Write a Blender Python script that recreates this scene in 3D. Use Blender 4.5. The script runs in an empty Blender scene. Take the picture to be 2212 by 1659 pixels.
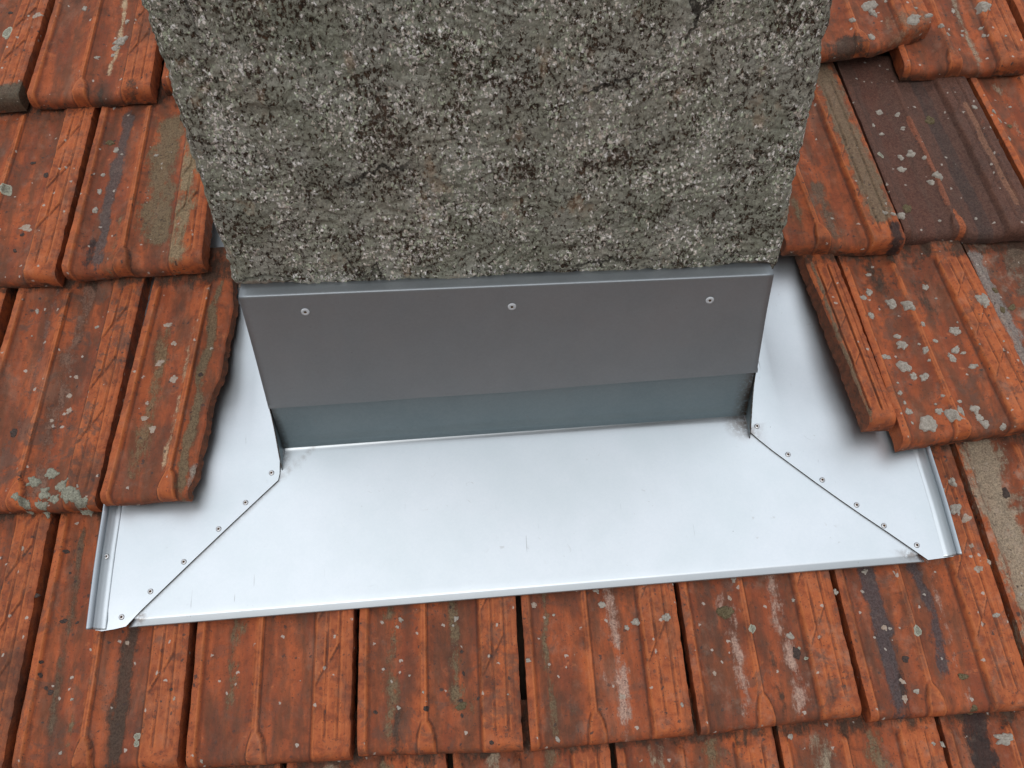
import bpy, bmesh, math, random
import numpy as np
from mathutils import Vector, Matrix

# ------------------------------------------------------------------ camera, world, light
SC = bpy.context.scene
COL = SC.collection
SLOPE = 0.42461
cS, sS = math.cos(SLOPE), math.sin(SLOPE)

def W(u, v, n=0.0):
    """roof coordinates (across, up the slope, off the slope) -> world"""
    return Vector((u, v*cS - n*sS, v*sS + n*cS))

cam = bpy.data.cameras.new('camera')
camo = bpy.data.objects.new('camera', cam)
COL.objects.link(camo)
Rc = [[0.9976382853834175, -0.06818240523505871, -0.008307295203244412],
      [-0.06657835887967235, -0.9301830854131445, -0.3610079635374835],
      [0.016887085779410275, 0.3607084518346551, -0.9325257310692454]]
ax, ay, az = [W(*r) for r in Rc]
m = Matrix.Identity(4)
for i in range(3):
    m[i][0], m[i][1], m[i][2] = ax[i], -ay[i], -az[i]
m.translation = W(0.59417681, 0.01559638, 1.10008621)
camo.matrix_world = m
cam.sensor_width = 36.0
cam.lens = 36.0*1905.03/2212
cam.clip_start = 0.02
cam.clip_end = 500
SC.camera = camo

SUN_EL, SUN_AZ = math.radians(48), math.radians(-165)
wd = bpy.data.worlds.new('World')
SC.world = wd
wd.use_nodes = True
nt = wd.node_tree
nt.nodes.clear()
def wn(t, **k):
    n = nt.nodes.new(t)
    for a, b in k.items(): setattr(n, a, b)
    return n
sky = wn('ShaderNodeTexSky', sky_type='NISHITA', sun_disc=False)
sky.sun_elevation = SUN_EL
sky.sun_rotation = SUN_AZ
sky.dust_density = 4.0
hsv = wn('ShaderNodeHueSaturation'); hsv.inputs['Saturation'].default_value = 0.42
tc = wn('ShaderNodeTexCoord'); sp = wn('ShaderNodeSeparateXYZ')
# cloud cover, brightest overhead; horizon dimmed beyond real overcast to darken metal reflections
mr = wn('ShaderNodeMapRange')
mr.inputs['From Min'].default_value = -0.02; mr.inputs['From Max'].default_value = 0.95
mr.inputs['To Min'].default_value = 0.10; mr.inputs['To Max'].default_value = 1.50
cl = wn('ShaderNodeTexNoise'); cl.inputs['Scale'].default_value = 2.2; cl.inputs['Detail'].default_value = 4
clr = wn('ShaderNodeMapRange'); clr.inputs['To Min'].default_value = 0.95; clr.inputs['To Max'].default_value = 1.05
mu = wn('ShaderNodeMath', operation='MULTIPLY')
mx = wn('ShaderNodeVectorMath', operation='SCALE')
bg = wn('ShaderNodeBackground'); bg.inputs['Strength'].default_value = 0.15
wo = wn('ShaderNodeOutputWorld')
L = nt.links.new
L(sky.outputs[0], hsv.inputs['Color']); L(tc.outputs['Generated'], sp.inputs[0]); L(sp.outputs['Z'], mr.inputs['Value'])
L(tc.outputs['Generated'], cl.inputs['Vector']); L(cl.outputs['Fac'], clr.inputs['Value'])
L(mr.outputs[0], mu.inputs[0]); L(clr.outputs[0], mu.inputs[1])
flat = wn('ShaderNodeMix', data_type='RGBA'); flat.inputs[0].default_value = .86; flat.inputs[7].default_value = (6.65, 7.0, 7.4, 1)
L(hsv.outputs[0], flat.inputs[6]); L(flat.outputs[2], mx.inputs[0]); L(mu.outputs[0], mx.inputs['Scale']); L(mx.outputs[0], bg.inputs['Color']); L(bg.outputs[0], wo.inputs['Surface'])

sl = bpy.data.lights.new('overcast_sun', 'SUN')
sl.energy = 0.55; sl.angle = math.radians(30); sl.color = (1.0, 0.97, 0.93)
so = bpy.data.objects.new('overcast_sun', sl); COL.objects.link(so)
so.rotation_euler = Vector((math.sin(SUN_AZ)*math.cos(SUN_EL), math.cos(SUN_AZ)*math.cos(SUN_EL), math.sin(SUN_EL))).to_track_quat('Z', 'Y').to_euler()
SC.view_settings.view_transform = 'Standard'
SC.view_settings.look = 'None'
SC.view_settings.exposure = 0.0
SC.view_settings.gamma = 1.0

# ------------------------------------------------------------------ helpers
class VNoise:
    """smooth value noise on numpy arrays"""
    def __init__(s, seed): s.t = np.random.RandomState(seed).rand(64, 64, 64).astype(np.float32)*2-1
    def __call__(s, x, y, z=0.0):
        x, y, z = np.broadcast_arrays(np.asarray(x, float), np.asarray(y, float), np.asarray(z, float))
        xi, yi, zi = np.floor(x).astype(int), np.floor(y).astype(int), np.floor(z).astype(int)
        f = lambda q, qi: (lambda r: r*r*(3-2*r))(q-qi)
        fx, fy, fz = f(x, xi), f(y, yi), f(z, zi)
        g = lambda a, b, c: s.t[(xi+a) & 63, (yi+b) & 63, (zi+c) & 63]
        def lx(b, c): return g(0, b, c)*(1-fx)+g(1, b, c)*fx
        def ly(c): return lx(0, c)*(1-fy)+lx(1, c)*fy
        return ly(0)*(1-fz)+ly(1)*fz
VN = VNoise(5)
def fbm(x, y, z=0.0, o=4):
    r = 0; a = 1.0; t = 0
    for i in range(o):
        r = r+a*VN(np.asarray(x)*2**i+i*7.3, np.asarray(y)*2**i+i*3.1, np.asarray(z)*2**i); t += a; a *= .5
    return r/t
def sstep(a, b, x):
    t = np.clip((np.asarray(x, float)-a)/(b-a), 0, 1); return t*t*(3-2*t)

def mesh_obj(name, verts, faces, mat, parent=None, smooth=True, attrs=None):
    me = bpy.data.meshes.new(name)
    me.from_pydata([tuple(v) for v in verts], [], [tuple(f) for f in faces])
    if smooth: me.polygons.foreach_set('use_smooth', [True]*len(me.polygons))
    for k, (ty, dat) in (attrs or {}).items():
        at = me.attributes.new(k, ty, 'POINT')
        at.data.foreach_set('color' if ty == 'FLOAT_COLOR' else 'value', np.asarray(dat, np.float32).ravel())
    me.materials.append(mat)
    me.update()
    o = bpy.data.objects.new(name, me); COL.objects.link(o)
    if parent: o.parent = parent
    return o
def tag(o, label=None, cat=None, group=None, kind=None):
    for k, v in (('label', label), ('category', cat), ('group', group), ('kind', kind)):
        if v: o[k] = v
    return o
def empty(name, loc, rot=(0, 0, 0)):
    o = bpy.data.objects.new(name, None); o.empty_display_size = .02
    o.location = loc; o.rotation_euler = rot; COL.objects.link(o); return o

# ------------------------------------------------------------------ node helper
class NM:
    def __init__(s, name, rough=.9, metal=0.0):
        s.m = bpy.data.materials.new(name); s.m.use_nodes = True
        s.t = s.m.node_tree; s.t.nodes.clear()
        s.out = s.n('ShaderNodeOutputMaterial'); s.b = s.n('ShaderNodeBsdfPrincipled')
        s.b.inputs['Roughness'].default_value = rough; s.b.inputs['Metallic'].default_value = metal
        s.l(s.b.outputs[0], s.out.inputs[0])
        s.tc = s.n('ShaderNodeTexCoord'); s.co = s.tc.outputs['Object']
    def n(s, t, **k):
        x = s.t.nodes.new(t)
        for a, b in k.items(): setattr(x, a, b)
        return x
    def l(s, a, b): s.t.links.new(a, b)
    def put(s, inp, v):
        if hasattr(v, 'is_linked') or isinstance(v, bpy.types.NodeSocket): s.l(v, inp)
        elif isinstance(v, tuple) and len(v) == 3 and inp.type == 'RGBA': inp.default_value = (*v, 1)
        else: inp.default_value = v
    def math(s, op, a, b=0.0, c=None, clamp=False):
        x = s.n('ShaderNodeMath', operation=op, use_clamp=clamp); s.put(x.inputs[0], a); s.put(x.inputs[1], b)
        if c is not None: s.put(x.inputs[2], c)
        return x.outputs[0]
    def scalev(s, v, sc):
        x = s.n('ShaderNodeMapping'); s.put(x.inputs['Vector'], v); x.inputs['Scale'].default_value = sc; return x.outputs[0]
    def addv(s, a, b):
        x = s.n('ShaderNodeVectorMath', operation='ADD'); s.put(x.inputs[0], a); s.put(x.inputs[1], b); return x.outputs[0]
    def noise(s, v, scale, detail=4, rough=.55, out=0, dist=0.0, w=None):
        x = s.n('ShaderNodeTexNoise'); s.put(x.inputs['Vector'], v)
        if w is not None: x.noise_dimensions = '4D'; s.put(x.inputs['W'], w)
        x.inputs['Scale'].default_value = scale; x.inputs['Detail'].default_value = detail
        x.inputs['Roughness'].default_value = rough; x.inputs['Distortion'].default_value = dist
        return x.outputs[out]
    def vor(s, v, scale, feature='F1', rnd=1.0):
        x = s.n('ShaderNodeTexVoronoi', feature=feature); s.put(x.inputs['Vector'], v)
        x.inputs['Scale'].default_value = scale; x.inputs['Randomness'].default_value = rnd; return x
    def ramp(s, v, a, b, lo=0.0, hi=1.0, smooth=True):
        x = s.n('ShaderNodeMapRange', interpolation_type='SMOOTHSTEP' if smooth else 'LINEAR')
        s.put(x.inputs['Value'], v); s.put(x.inputs['From Min'], a); s.put(x.inputs['From Max'], b)
        x.inputs['To Min'].default_value = lo; x.inputs['To Max'].default_value = hi; return x.outputs[0]
    def mix(s, f, a, b, blend='MIX'):
        x = s.n('ShaderNodeMix', data_type='RGBA', blend_type=blend)
        s.put(x.inputs[0], f); s.put(x.inputs[6], a); s.put(x.inputs[7], b); return x.outputs[2]
    def attr(s, name, kind='Fac'):
        x = s.n('ShaderNodeAttribute', attribute_name=name); return x.outputs[kind]
    def bump(s, h, strength, dist, prev=None):
        x = s.n('ShaderNodeBump'); s.put(x.inputs['Height'], h); x.inputs['Strength'].default_value = strength
        x.inputs['Distance'].default_value = dist
        if prev is not None: s.l(prev, x.inputs['Normal'])
        return x.outputs[0]

# ------------------------------------------------------------------ materials
def make_terracotta():
    k = NM('fired_clay', .82)
    rnd = k.n('ShaderNodeObjectInfo'); w = k.math('MULTIPLY', rnd.outputs['Random'], 37.0)
    oc = k.n('ShaderNodeSeparateColor'); k.l(rnd.outputs['Color'], oc.inputs[0])   # r darkness, g lichen specks, b dustiness
    st = k.scalev(k.co, (1.0, .22, 1.0))
    big = k.noise(st, 38, 4, .6, w=w)
    med = k.noise(k.co, 70, 5, .65, w=w, dist=.6)
    fine = k.noise(k.co, 700, 3, .7, w=w)
    c = k.mix(k.ramp(big, .35, .66), (.365, .090, .032), (.205, .053, .025))
    c = k.mix(k.ramp(med, .50, .68, 0, .65), c, (.150, .048, .027))
    c = k.mix(k.ramp(med, .40, .30, 0, .55), c, (.48, .140, .048))
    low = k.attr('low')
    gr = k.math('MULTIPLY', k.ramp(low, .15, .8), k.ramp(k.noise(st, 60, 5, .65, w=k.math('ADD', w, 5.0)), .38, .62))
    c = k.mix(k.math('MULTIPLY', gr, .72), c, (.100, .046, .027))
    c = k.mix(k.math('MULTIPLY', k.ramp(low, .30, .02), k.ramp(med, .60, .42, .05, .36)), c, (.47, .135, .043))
    cr = k.attr('crease')  # hollows dark, edges bright: relief shading put into colour, with gathered dirt and wear
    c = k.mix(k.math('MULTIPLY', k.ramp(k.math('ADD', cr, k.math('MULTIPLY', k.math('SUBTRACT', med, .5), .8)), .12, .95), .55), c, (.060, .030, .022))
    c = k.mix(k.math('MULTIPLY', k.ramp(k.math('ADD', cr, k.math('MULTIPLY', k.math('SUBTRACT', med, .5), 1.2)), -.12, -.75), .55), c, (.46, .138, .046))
    # weathered skin: brown-grey film with ragged edges
    film = k.ramp(k.noise(k.co, 26, 7, .72, w=k.math('ADD', w, 11.0), dist=.8), .53, .60)
    c = k.mix(k.math('MULTIPLY', film, k.math('ADD', k.math('MULTIPLY', oc.outputs[0], .8), .12)), c, (.105, .058, .042))
    soot = k.ramp(k.noise(k.scalev(k.co, (1, .5, 1)), 15, 6, .68, w=k.math('ADD', w, 51.0), dist=.5), .50, .66)
    c = k.mix(k.math('MULTIPLY', soot, .62), c, (.070, .036, .025))
    fade = k.ramp(k.noise(k.scalev(k.co, (1, .5, 1)), 17, 6, .68, w=k.math('ADD', w, 61.0), dist=.5), .54, .70)
    c = k.mix(k.math('MULTIPLY', fade, .26), c, (.30, .170, .115))
    # painted stain attribute (dirt streaks with their own shape, plus darker heads and front faces)
    sa = k.n('ShaderNodeAttribute', attribute_name='stain')
    sn = k.math('ADD', k.noise(st, 90, 7, .78, w=k.math('ADD', w, 3.0)), k.math('MULTIPLY', k.math('SUBTRACT', k.noise(k.co, 45, 5, .7, w=w), .5), .9))
    am = k.ramp(k.math('ADD', sa.outputs['Alpha'], k.math('MULTIPLY', k.math('SUBTRACT', sn, .5), 1.9)), .34, .74)
    am = k.math('MULTIPLY', am, .9)
    grit = k.noise(k.co, 420, 5, .8, w=w)
    sc_ = k.mix(.75, sa.outputs['Color'], k.mix(k.ramp(grit, .36, .64), (.25, .25, .25), (.80, .78, .74)), 'OVERLAY')
    c = k.mix(am, c, sc_)
    # small dark lichen dots
    wob = k.addv(k.co, k.scalev(k.noise(k.co, 260, 2, .5, out=1), (.006, .006, .006)))
    v1 = k.vor(wob, 150); sel = k.math('MULTIPLY', k.ramp(v1.outputs['Distance'], .34, .26), k.math('GREATER_THAN', k.sepR(v1.outputs['Color']), .80))
    patchy = k.ramp(k.noise(k.co, 30, 3, .6, w=k.math('ADD', w, 21.0)), .42, .62)
    c = k.mix(k.math('MULTIPLY', k.math('MULTIPLY', sel, patchy), .85), c, (.055, .038, .034))
    v3 = k.vor(wob, 430)
    s3 = k.math('MULTIPLY', k.ramp(v3.outputs['Distance'], .40, .25), k.math('GREATER_THAN', k.sepR(v3.outputs['Color']), k.ramp(k.noise(k.co, 38, 3, .6, w=k.math('ADD', w, 41.0)), .35, .65, .97, .80)))
    c = k.mix(k.math('MULTIPLY', s3, .75), c, (.075, .036, .026))
    # pale specks
    v2 = k.vor(wob, 95); sel2 = k.math('MULTIPLY', k.ramp(v2.outputs['Distance'], .22, .15), k.math('GREATER_THAN', k.sepR(v2.outputs['Color']), k.math('SUBTRACT', .97, k.math('MULTIPLY', oc.outputs[1], .22))))
    c = k.mix(k.math('MULTIPLY', sel2, .8), c, (.40, .35, .30))
    # dust
    dst = k.ramp(k.noise(k.co, 45, 6, .7, w=k.math('ADD', w, 31.0)), .50, .72)
    c = k.mix(k.math('MULTIPLY', dst, k.math('MULTIPLY', oc.outputs[2], .6)), c, (.36, .28, .215))
    c = k.mix(.30, c, k.mix(fine, (.12, .12, .12), (.88, .88, .88)), 'OVERLAY')
    k.put(k.b.inputs['Base Color'], c)
    k.put(k.b.inputs['Roughness'], k.ramp(med, .3, .7, .62, .86))
    k.b.inputs['Specular IOR Level'].default_value = .18
    n1 = k.bump(med, .35, .0016)
    n2 = k.bump(fine, .35, .0006, n1)
    n3 = k.bump(k.math('MULTIPLY', am, grit), .7, .0022, k.bump(k.math('MULTIPLY', sel, patchy), .4, .0006, n2))
    n4 = k.bump(k.math('MULTIPLY', film, -1.0), .25, .0006, n3)
    k.l(n4, k.b.inputs['Normal'])
    return k.m
def _sepR(s, c):
    x = s.n('ShaderNodeSeparateColor'); s.l(c, x.inputs[0]); return x.outputs[0]
NM.sepR = _sepR

def make_simple(name, c1, c2, scale, rough=.95, c3=None, bump=.5, bd=.0012):
    k = NM(name, rough)
    f = k.noise(k.co, scale, 5, .7)
    c = k.mix(k.ramp(f, .36, .64), c1, c2)
    if c3: c = k.mix(k.ramp(k.noise(k.co, scale*2.7, 3, .7), .58, .66), c, c3)
    k.put(k.b.inputs['Base Color'], c)
    k.b.inputs['Specular IOR Level'].default_value = .2
    k.l(k.bump(f, bump, bd), k.b.inputs['Normal'])
    return k.m

def make_render():
    k = NM('lichened_render', .95)
    k.b.inputs['Specular IOR Level'].default_value = .15
    co = k.scalev(k.co, (1.0, 1.0, .74))
    wob = k.addv(co, k.scalev(k.noise(co, 330, 3, .6, out=1), (.0060, .0060, .0060)))
    cell = k.vor(wob, 470)
    r = k.sepR(cell.outputs['Color'])
    xg = k.n('ShaderNodeSeparateColor'); k.l(cell.outputs['Color'], xg.inputs[0]); g = xg.outputs[1]; bb = xg.outputs[2]
    edge = k.vor(wob, 470, 'DISTANCE_TO_EDGE').outputs['Distance']
    A = k.noise(k.co, 14, 6, .68)              # where the pale crust grows
    B = k.noise(k.co, 22, 6, .74)    # where the dark pits gather
    Cn = k.noise(k.addv(co, (3.1, 1.7, .4)), 55, 5, .7)
    base = k.mix(k.ramp(k.noise(co, 7, 4, .6), .35, .65), (.238, .240, .178), (.310, .278, .220))
    base = k.mix(k.ramp(k.noise(co, 24, 4, .6), .42, .68, 0, .7), base, (.41, .385, .335))
    base = k.mix(k.ramp(k.noise(co, 90, 4, .7), .5, .72, 0, .5), base, (.175, .185, .145))
    base = k.mix(k.math('MULTIPLY', g, .35), base, (.42, .40, .35))
    base = k.mix(k.math('MULTIPLY', bb, .35), base, (.12, .12, .09))
    # pale granules
    thr = k.math('SUBTRACT', 1.20, k.math('ADD', k.ramp(A, .38, .64, 0, .66, False), k.ramp(Cn, .4, .66, 0, .34, False)))
    pale = k.math('GREATER_THAN', r, thr)
    pc = k.mix(g, (.62, .52, .43), (.84, .79, .76))
    pc = k.mix(k.math('GREATER_THAN', bb, .68), pc, (.48, .50, .37))
    c = k.mix(k.math('MULTIPLY', pale, .88), base, pc)
    c = k.mix(k.math('MULTIPLY', k.ramp(edge, .09, .0), k.ramp(Cn, .35, .6, .1, .75)), c, (.050, .042, .034))
    # dark pits
    p1 = k.noise(wob, 270, 5, .74)
    pt = k.math('SUBTRACT', .597, k.ramp(B, .40, .68, 0, .13, False))
    pit = k.ramp(k.math('MULTIPLY', k.math('SUBTRACT', p1, pt), 1.0), -.002, .012)
    c = k.mix(k.math('MULTIPLY', pit, .96), c, k.mix(g, (.018, .012, .009), (.060, .030, .015)))
    dirt = k.ramp(B, .56, .70, 0, .32)
    c = k.mix(dirt, c, (.100, .066, .048))
    c = k.mix(k.math('MULTIPLY', k.ramp(k.noise(co, 34, 4, .6), .60, .72), .35), c, (.42, .27, .17))
    bare = k.math('MULTIPLY', k.ramp(k.math('ADD', k.attr('bare'), k.math('MULTIPLY', k.math('SUBTRACT', k.noise(co, 120, 5, .75), .5), 1.2)), .40, .62), .8)
    c = k.mix(bare, c, k.mix(k.noise(co, 200, 4, .7), (.10, .075, .06), (.38, .28, .22)))
    # cracks
    cv = k.vor(k.addv(k.scalev(co, (1, 1, 1)), k.scalev(k.noise(co, 30, 4, .7, out=1), (.03, .03, .03))), 5.0, 'DISTANCE_TO_EDGE').outputs['Distance']
    crk = k.math('MULTIPLY', k.ramp(cv, .009, .002), k.ramp(k.noise(co, 6, 2), .50, .60))
    c = k.mix(k.math('MULTIPLY', crk, .85), c, (.02, .016, .013))
    k.put(k.b.inputs['Base Color'], c)
    h = k.math('SUBTRACT', k.math('ADD', k.math('MULTIPLY', pale, .35), k.math('MULTIPLY', k.ramp(edge, 0, .15), .35)), k.math('ADD', k.math('MULTIPLY', pit, 1.0), k.math('MULTIPLY', crk, 1.0)))
    n1 = k.bump(h, .7, .0016)
    n2 = k.bump(k.noise(co, 160, 5, .7), .6, .003, n1)
    k.l(n2, k.b.inputs['Normal'])
    return k.m

def make_zinc(name, rough, c1, c2, dirty=.0):
    k = NM(name, rough, 1.0)
    f = k.noise(k.co, 9, 5, .6)
    sp_ = k.vor(k.addv(k.co, k.scalev(k.noise(k.co, 400, 2, out=1), (.002, .002, .002))), 420)
    c = k.mix(k.ramp(f, .3, .7), c1, c2)
    c = k.mix(k.math('MULTIPLY', k.sepR(sp_.outputs['Color']), .10), c, (.45, .50, .55))
    # long faint scratches along the slope
    sc = k.noise(k.scalev(k.co, (1.0, .035, 1.0)), 260, 2, .5)
    scm = k.math('MULTIPLY', k.ramp(sc, .715, .745), k.ramp(k.noise(k.co, 14, 2), .55, .66))
    c = k.mix(k.math('MULTIPLY', scm, .7), c, (.20, .19, .19))
    sm = k.math('MULTIPLY', k.ramp(k.noise(k.co, 75, 3, .55, dist=1.5), .66, .74), k.ramp(k.noise(k.co, 11, 2), .50, .62))
    c = k.mix(k.math('MULTIPLY', sm, .32), c, (.38, .36, .34))
    spk = k.vor(k.co, 42); sk = k.math('MULTIPLY', k.ramp(spk.outputs['Distance'], .028, .018), k.math('GREATER_THAN', k.sepR(spk.outputs['Color']), .90))
    c = k.mix(k.math('MULTIPLY', sk, .7), c, (.10, .08, .07))
    if dirty: c = k.mix(k.math('MULTIPLY', k.attr('dirt'), k.ramp(k.noise(k.co, 220, 4, .7), .3, .55)), c, (.12, .065, .035))
    k.put(k.b.inputs['Base Color'], c)
    k.put(k.b.inputs['Roughness'], k.math('ADD', k.ramp(k.noise(k.co, 30, 4), .3, .7, rough-.012, rough+.015), k.math('MULTIPLY', sm, .1)))
    n2 = k.bump(k.noise(k.co, 900, 2), .05, .0004)
    k.l(n2, k.b.inputs['Normal'])
    return k.m

M_CLAY = make_terracotta()
M_BREAK = make_simple('broken_clay', (.22, .075, .04), (.12, .055, .035), 90, .95, (.07, .05, .04), .9, .003)
M_REND = make_render()
M_PINK = make_simple('bare_mortar', (.33, .25, .19), (.22, .165, .13), 120, .95, (.10, .08, .065))
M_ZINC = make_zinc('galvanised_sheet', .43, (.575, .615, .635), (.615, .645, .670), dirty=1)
M_ZINC_DIM = make_zinc('galvanised_fold_dimmed', .40, (.36, .40, .43), (.41, .44, .47), dirty=1)  # same zinc made darker: the hem's dim reflection put into its colour
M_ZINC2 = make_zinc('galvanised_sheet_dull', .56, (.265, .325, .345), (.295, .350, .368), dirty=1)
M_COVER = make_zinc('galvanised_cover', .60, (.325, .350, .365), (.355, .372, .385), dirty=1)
M_EDGE = make_simple('cut_steel_edge', (.060, .036, .020), (.030, .021, .015), 300, .8)
M_RIVET = NM('rivet_alloy', .38, 1.0).m
M_RIVET.node_tree.nodes['Principled BSDF'].inputs['Base Color'].default_value = (.50, .49, .49, 1)
M_WASHER = make_simple('washer_plastic', (.50, .51, .52), (.42, .42, .43), 300, .45, None, .1, .0003)
M_HOLE = make_simple('rusty_socket', (.05, .030, .018), (.13, .07, .03), 900, .9)
M_MORTAR = make_simple('mortar_splash', (.40, .355, .30), (.29, .255, .215), 320, .95, (.20, .18, .155), .9, .002)
M_FLAT = make_simple('lime_film', (.36, .30, .25), (.30, .22, .165), 260, .95, (.26, .12, .075), .5, .001)
M_LICH = make_simple('grey_lichen', (.34, .33, .255), (.20, .19, .15), 380, .95, (.10, .095, .07), 1.0, .002)
M_LRIM = make_simple('pale_lichen_rim', (.45, .44, .35), (.35, .35, .27), 420, .95, None, 1.0, .002)
M_DARK = make_simple('black_lichen', (.050, .036, .032), (.085, .060, .050), 500, .95, (.025, .02, .018), .9, .002)
M_MOSS = make_simple('brown_moss', (.115, .085, .045), (.19, .15, .085), 420, .98, (.05, .04, .022), 1.0, .003)
M_DECK = make_simple('roof_battens', (.10, .06, .04), (.06, .04, .03), 20)
M_GROUND = make_simple('ground', (.045, .050, .030), (.075, .065, .050), .7)

# ------------------------------------------------------------------ clay tiles
GA = .315          # gauge
PITCH_DROP = .026  # how far a tile sinks from its nose to its head
KA = [0, .045, .066, .12, .20, .28, .350, .376, .380, .410, .418, .460, .56, .66, .725, .745, .750, .965, .975]
KH = [2.6, 2.6, -2.6, -6.4, -7.6, -5.2, -1.6, 1.0, 2.6, 3.0, -1.6, -5.0, -7.8, -7.0, -3.6, 2.4, 5.2, 6.0, 5.8]
def profile(a, b, seed):
    """height in metres of the upper clay face; a across (0..1), b up the tile (0 nose .. 1 overlap)"""
    h = np.interp(a, KA, KH)
    # louvre pattern of the interlocking band
    ds = (.30, .535, .77)
    def lift(bb):
        e = np.array([-.2, *ds, .96])
        r = np.zeros_like(bb)
        for i in range(4):
            lo, hi = e[i], e[i+1]
            q = (bb-lo)/(hi-lo)
            r = np.where((bb >= lo) & (bb < hi), 1-q, r)
        return r
    inr1 = (a > .75) & (a < .812); inr2 = (a >= .826) & (a < .888)
    sl1 = (a-.812)*1.15; sl2 = (a-.888)*1.15+.075
    L1 = lift(b-sl1); L2 = lift(b-sl2)
    h = h+np.where(inr1, -1.8+2.3*L1, 0)+np.where(inr2, -1.6+2.3*L2, 0)
    gr = lambda c, w, d: -d*np.exp(-((a-c)/w)**2)
    h = h+(gr(.819, .0065, 3.2)+gr(.896, .0065, 3.0)+gr(.938, .004, .9))*sstep(.02, .06, b)
    # relief dies out at the head
    head = sstep(.975, .93, b)
    flat = np.interp(a, [0, .06, .3, .7, .75, 1], [2.5, -3, -4, -3, 4.4, 5.6])
    h = flat+(h-flat)*head
    # thumb nose where the middle ridge ends
    d = np.sqrt(((a-.405)/.056)**2+((b+.02)/.105)**2)
    mk = sstep(1.04, .88, d)
    h = h*(1-mk)+(3.6+1.6*np.clip(1-d*d, 0, 1))*mk
    h = h-.9*np.exp(-((d-1.07)/.045)**2)
    h = h+fbm(a*5+seed, b*7, seed, 3)*.9+fbm(a*40+seed, b*60, seed, 2)*.22
    return h*.001

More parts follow.
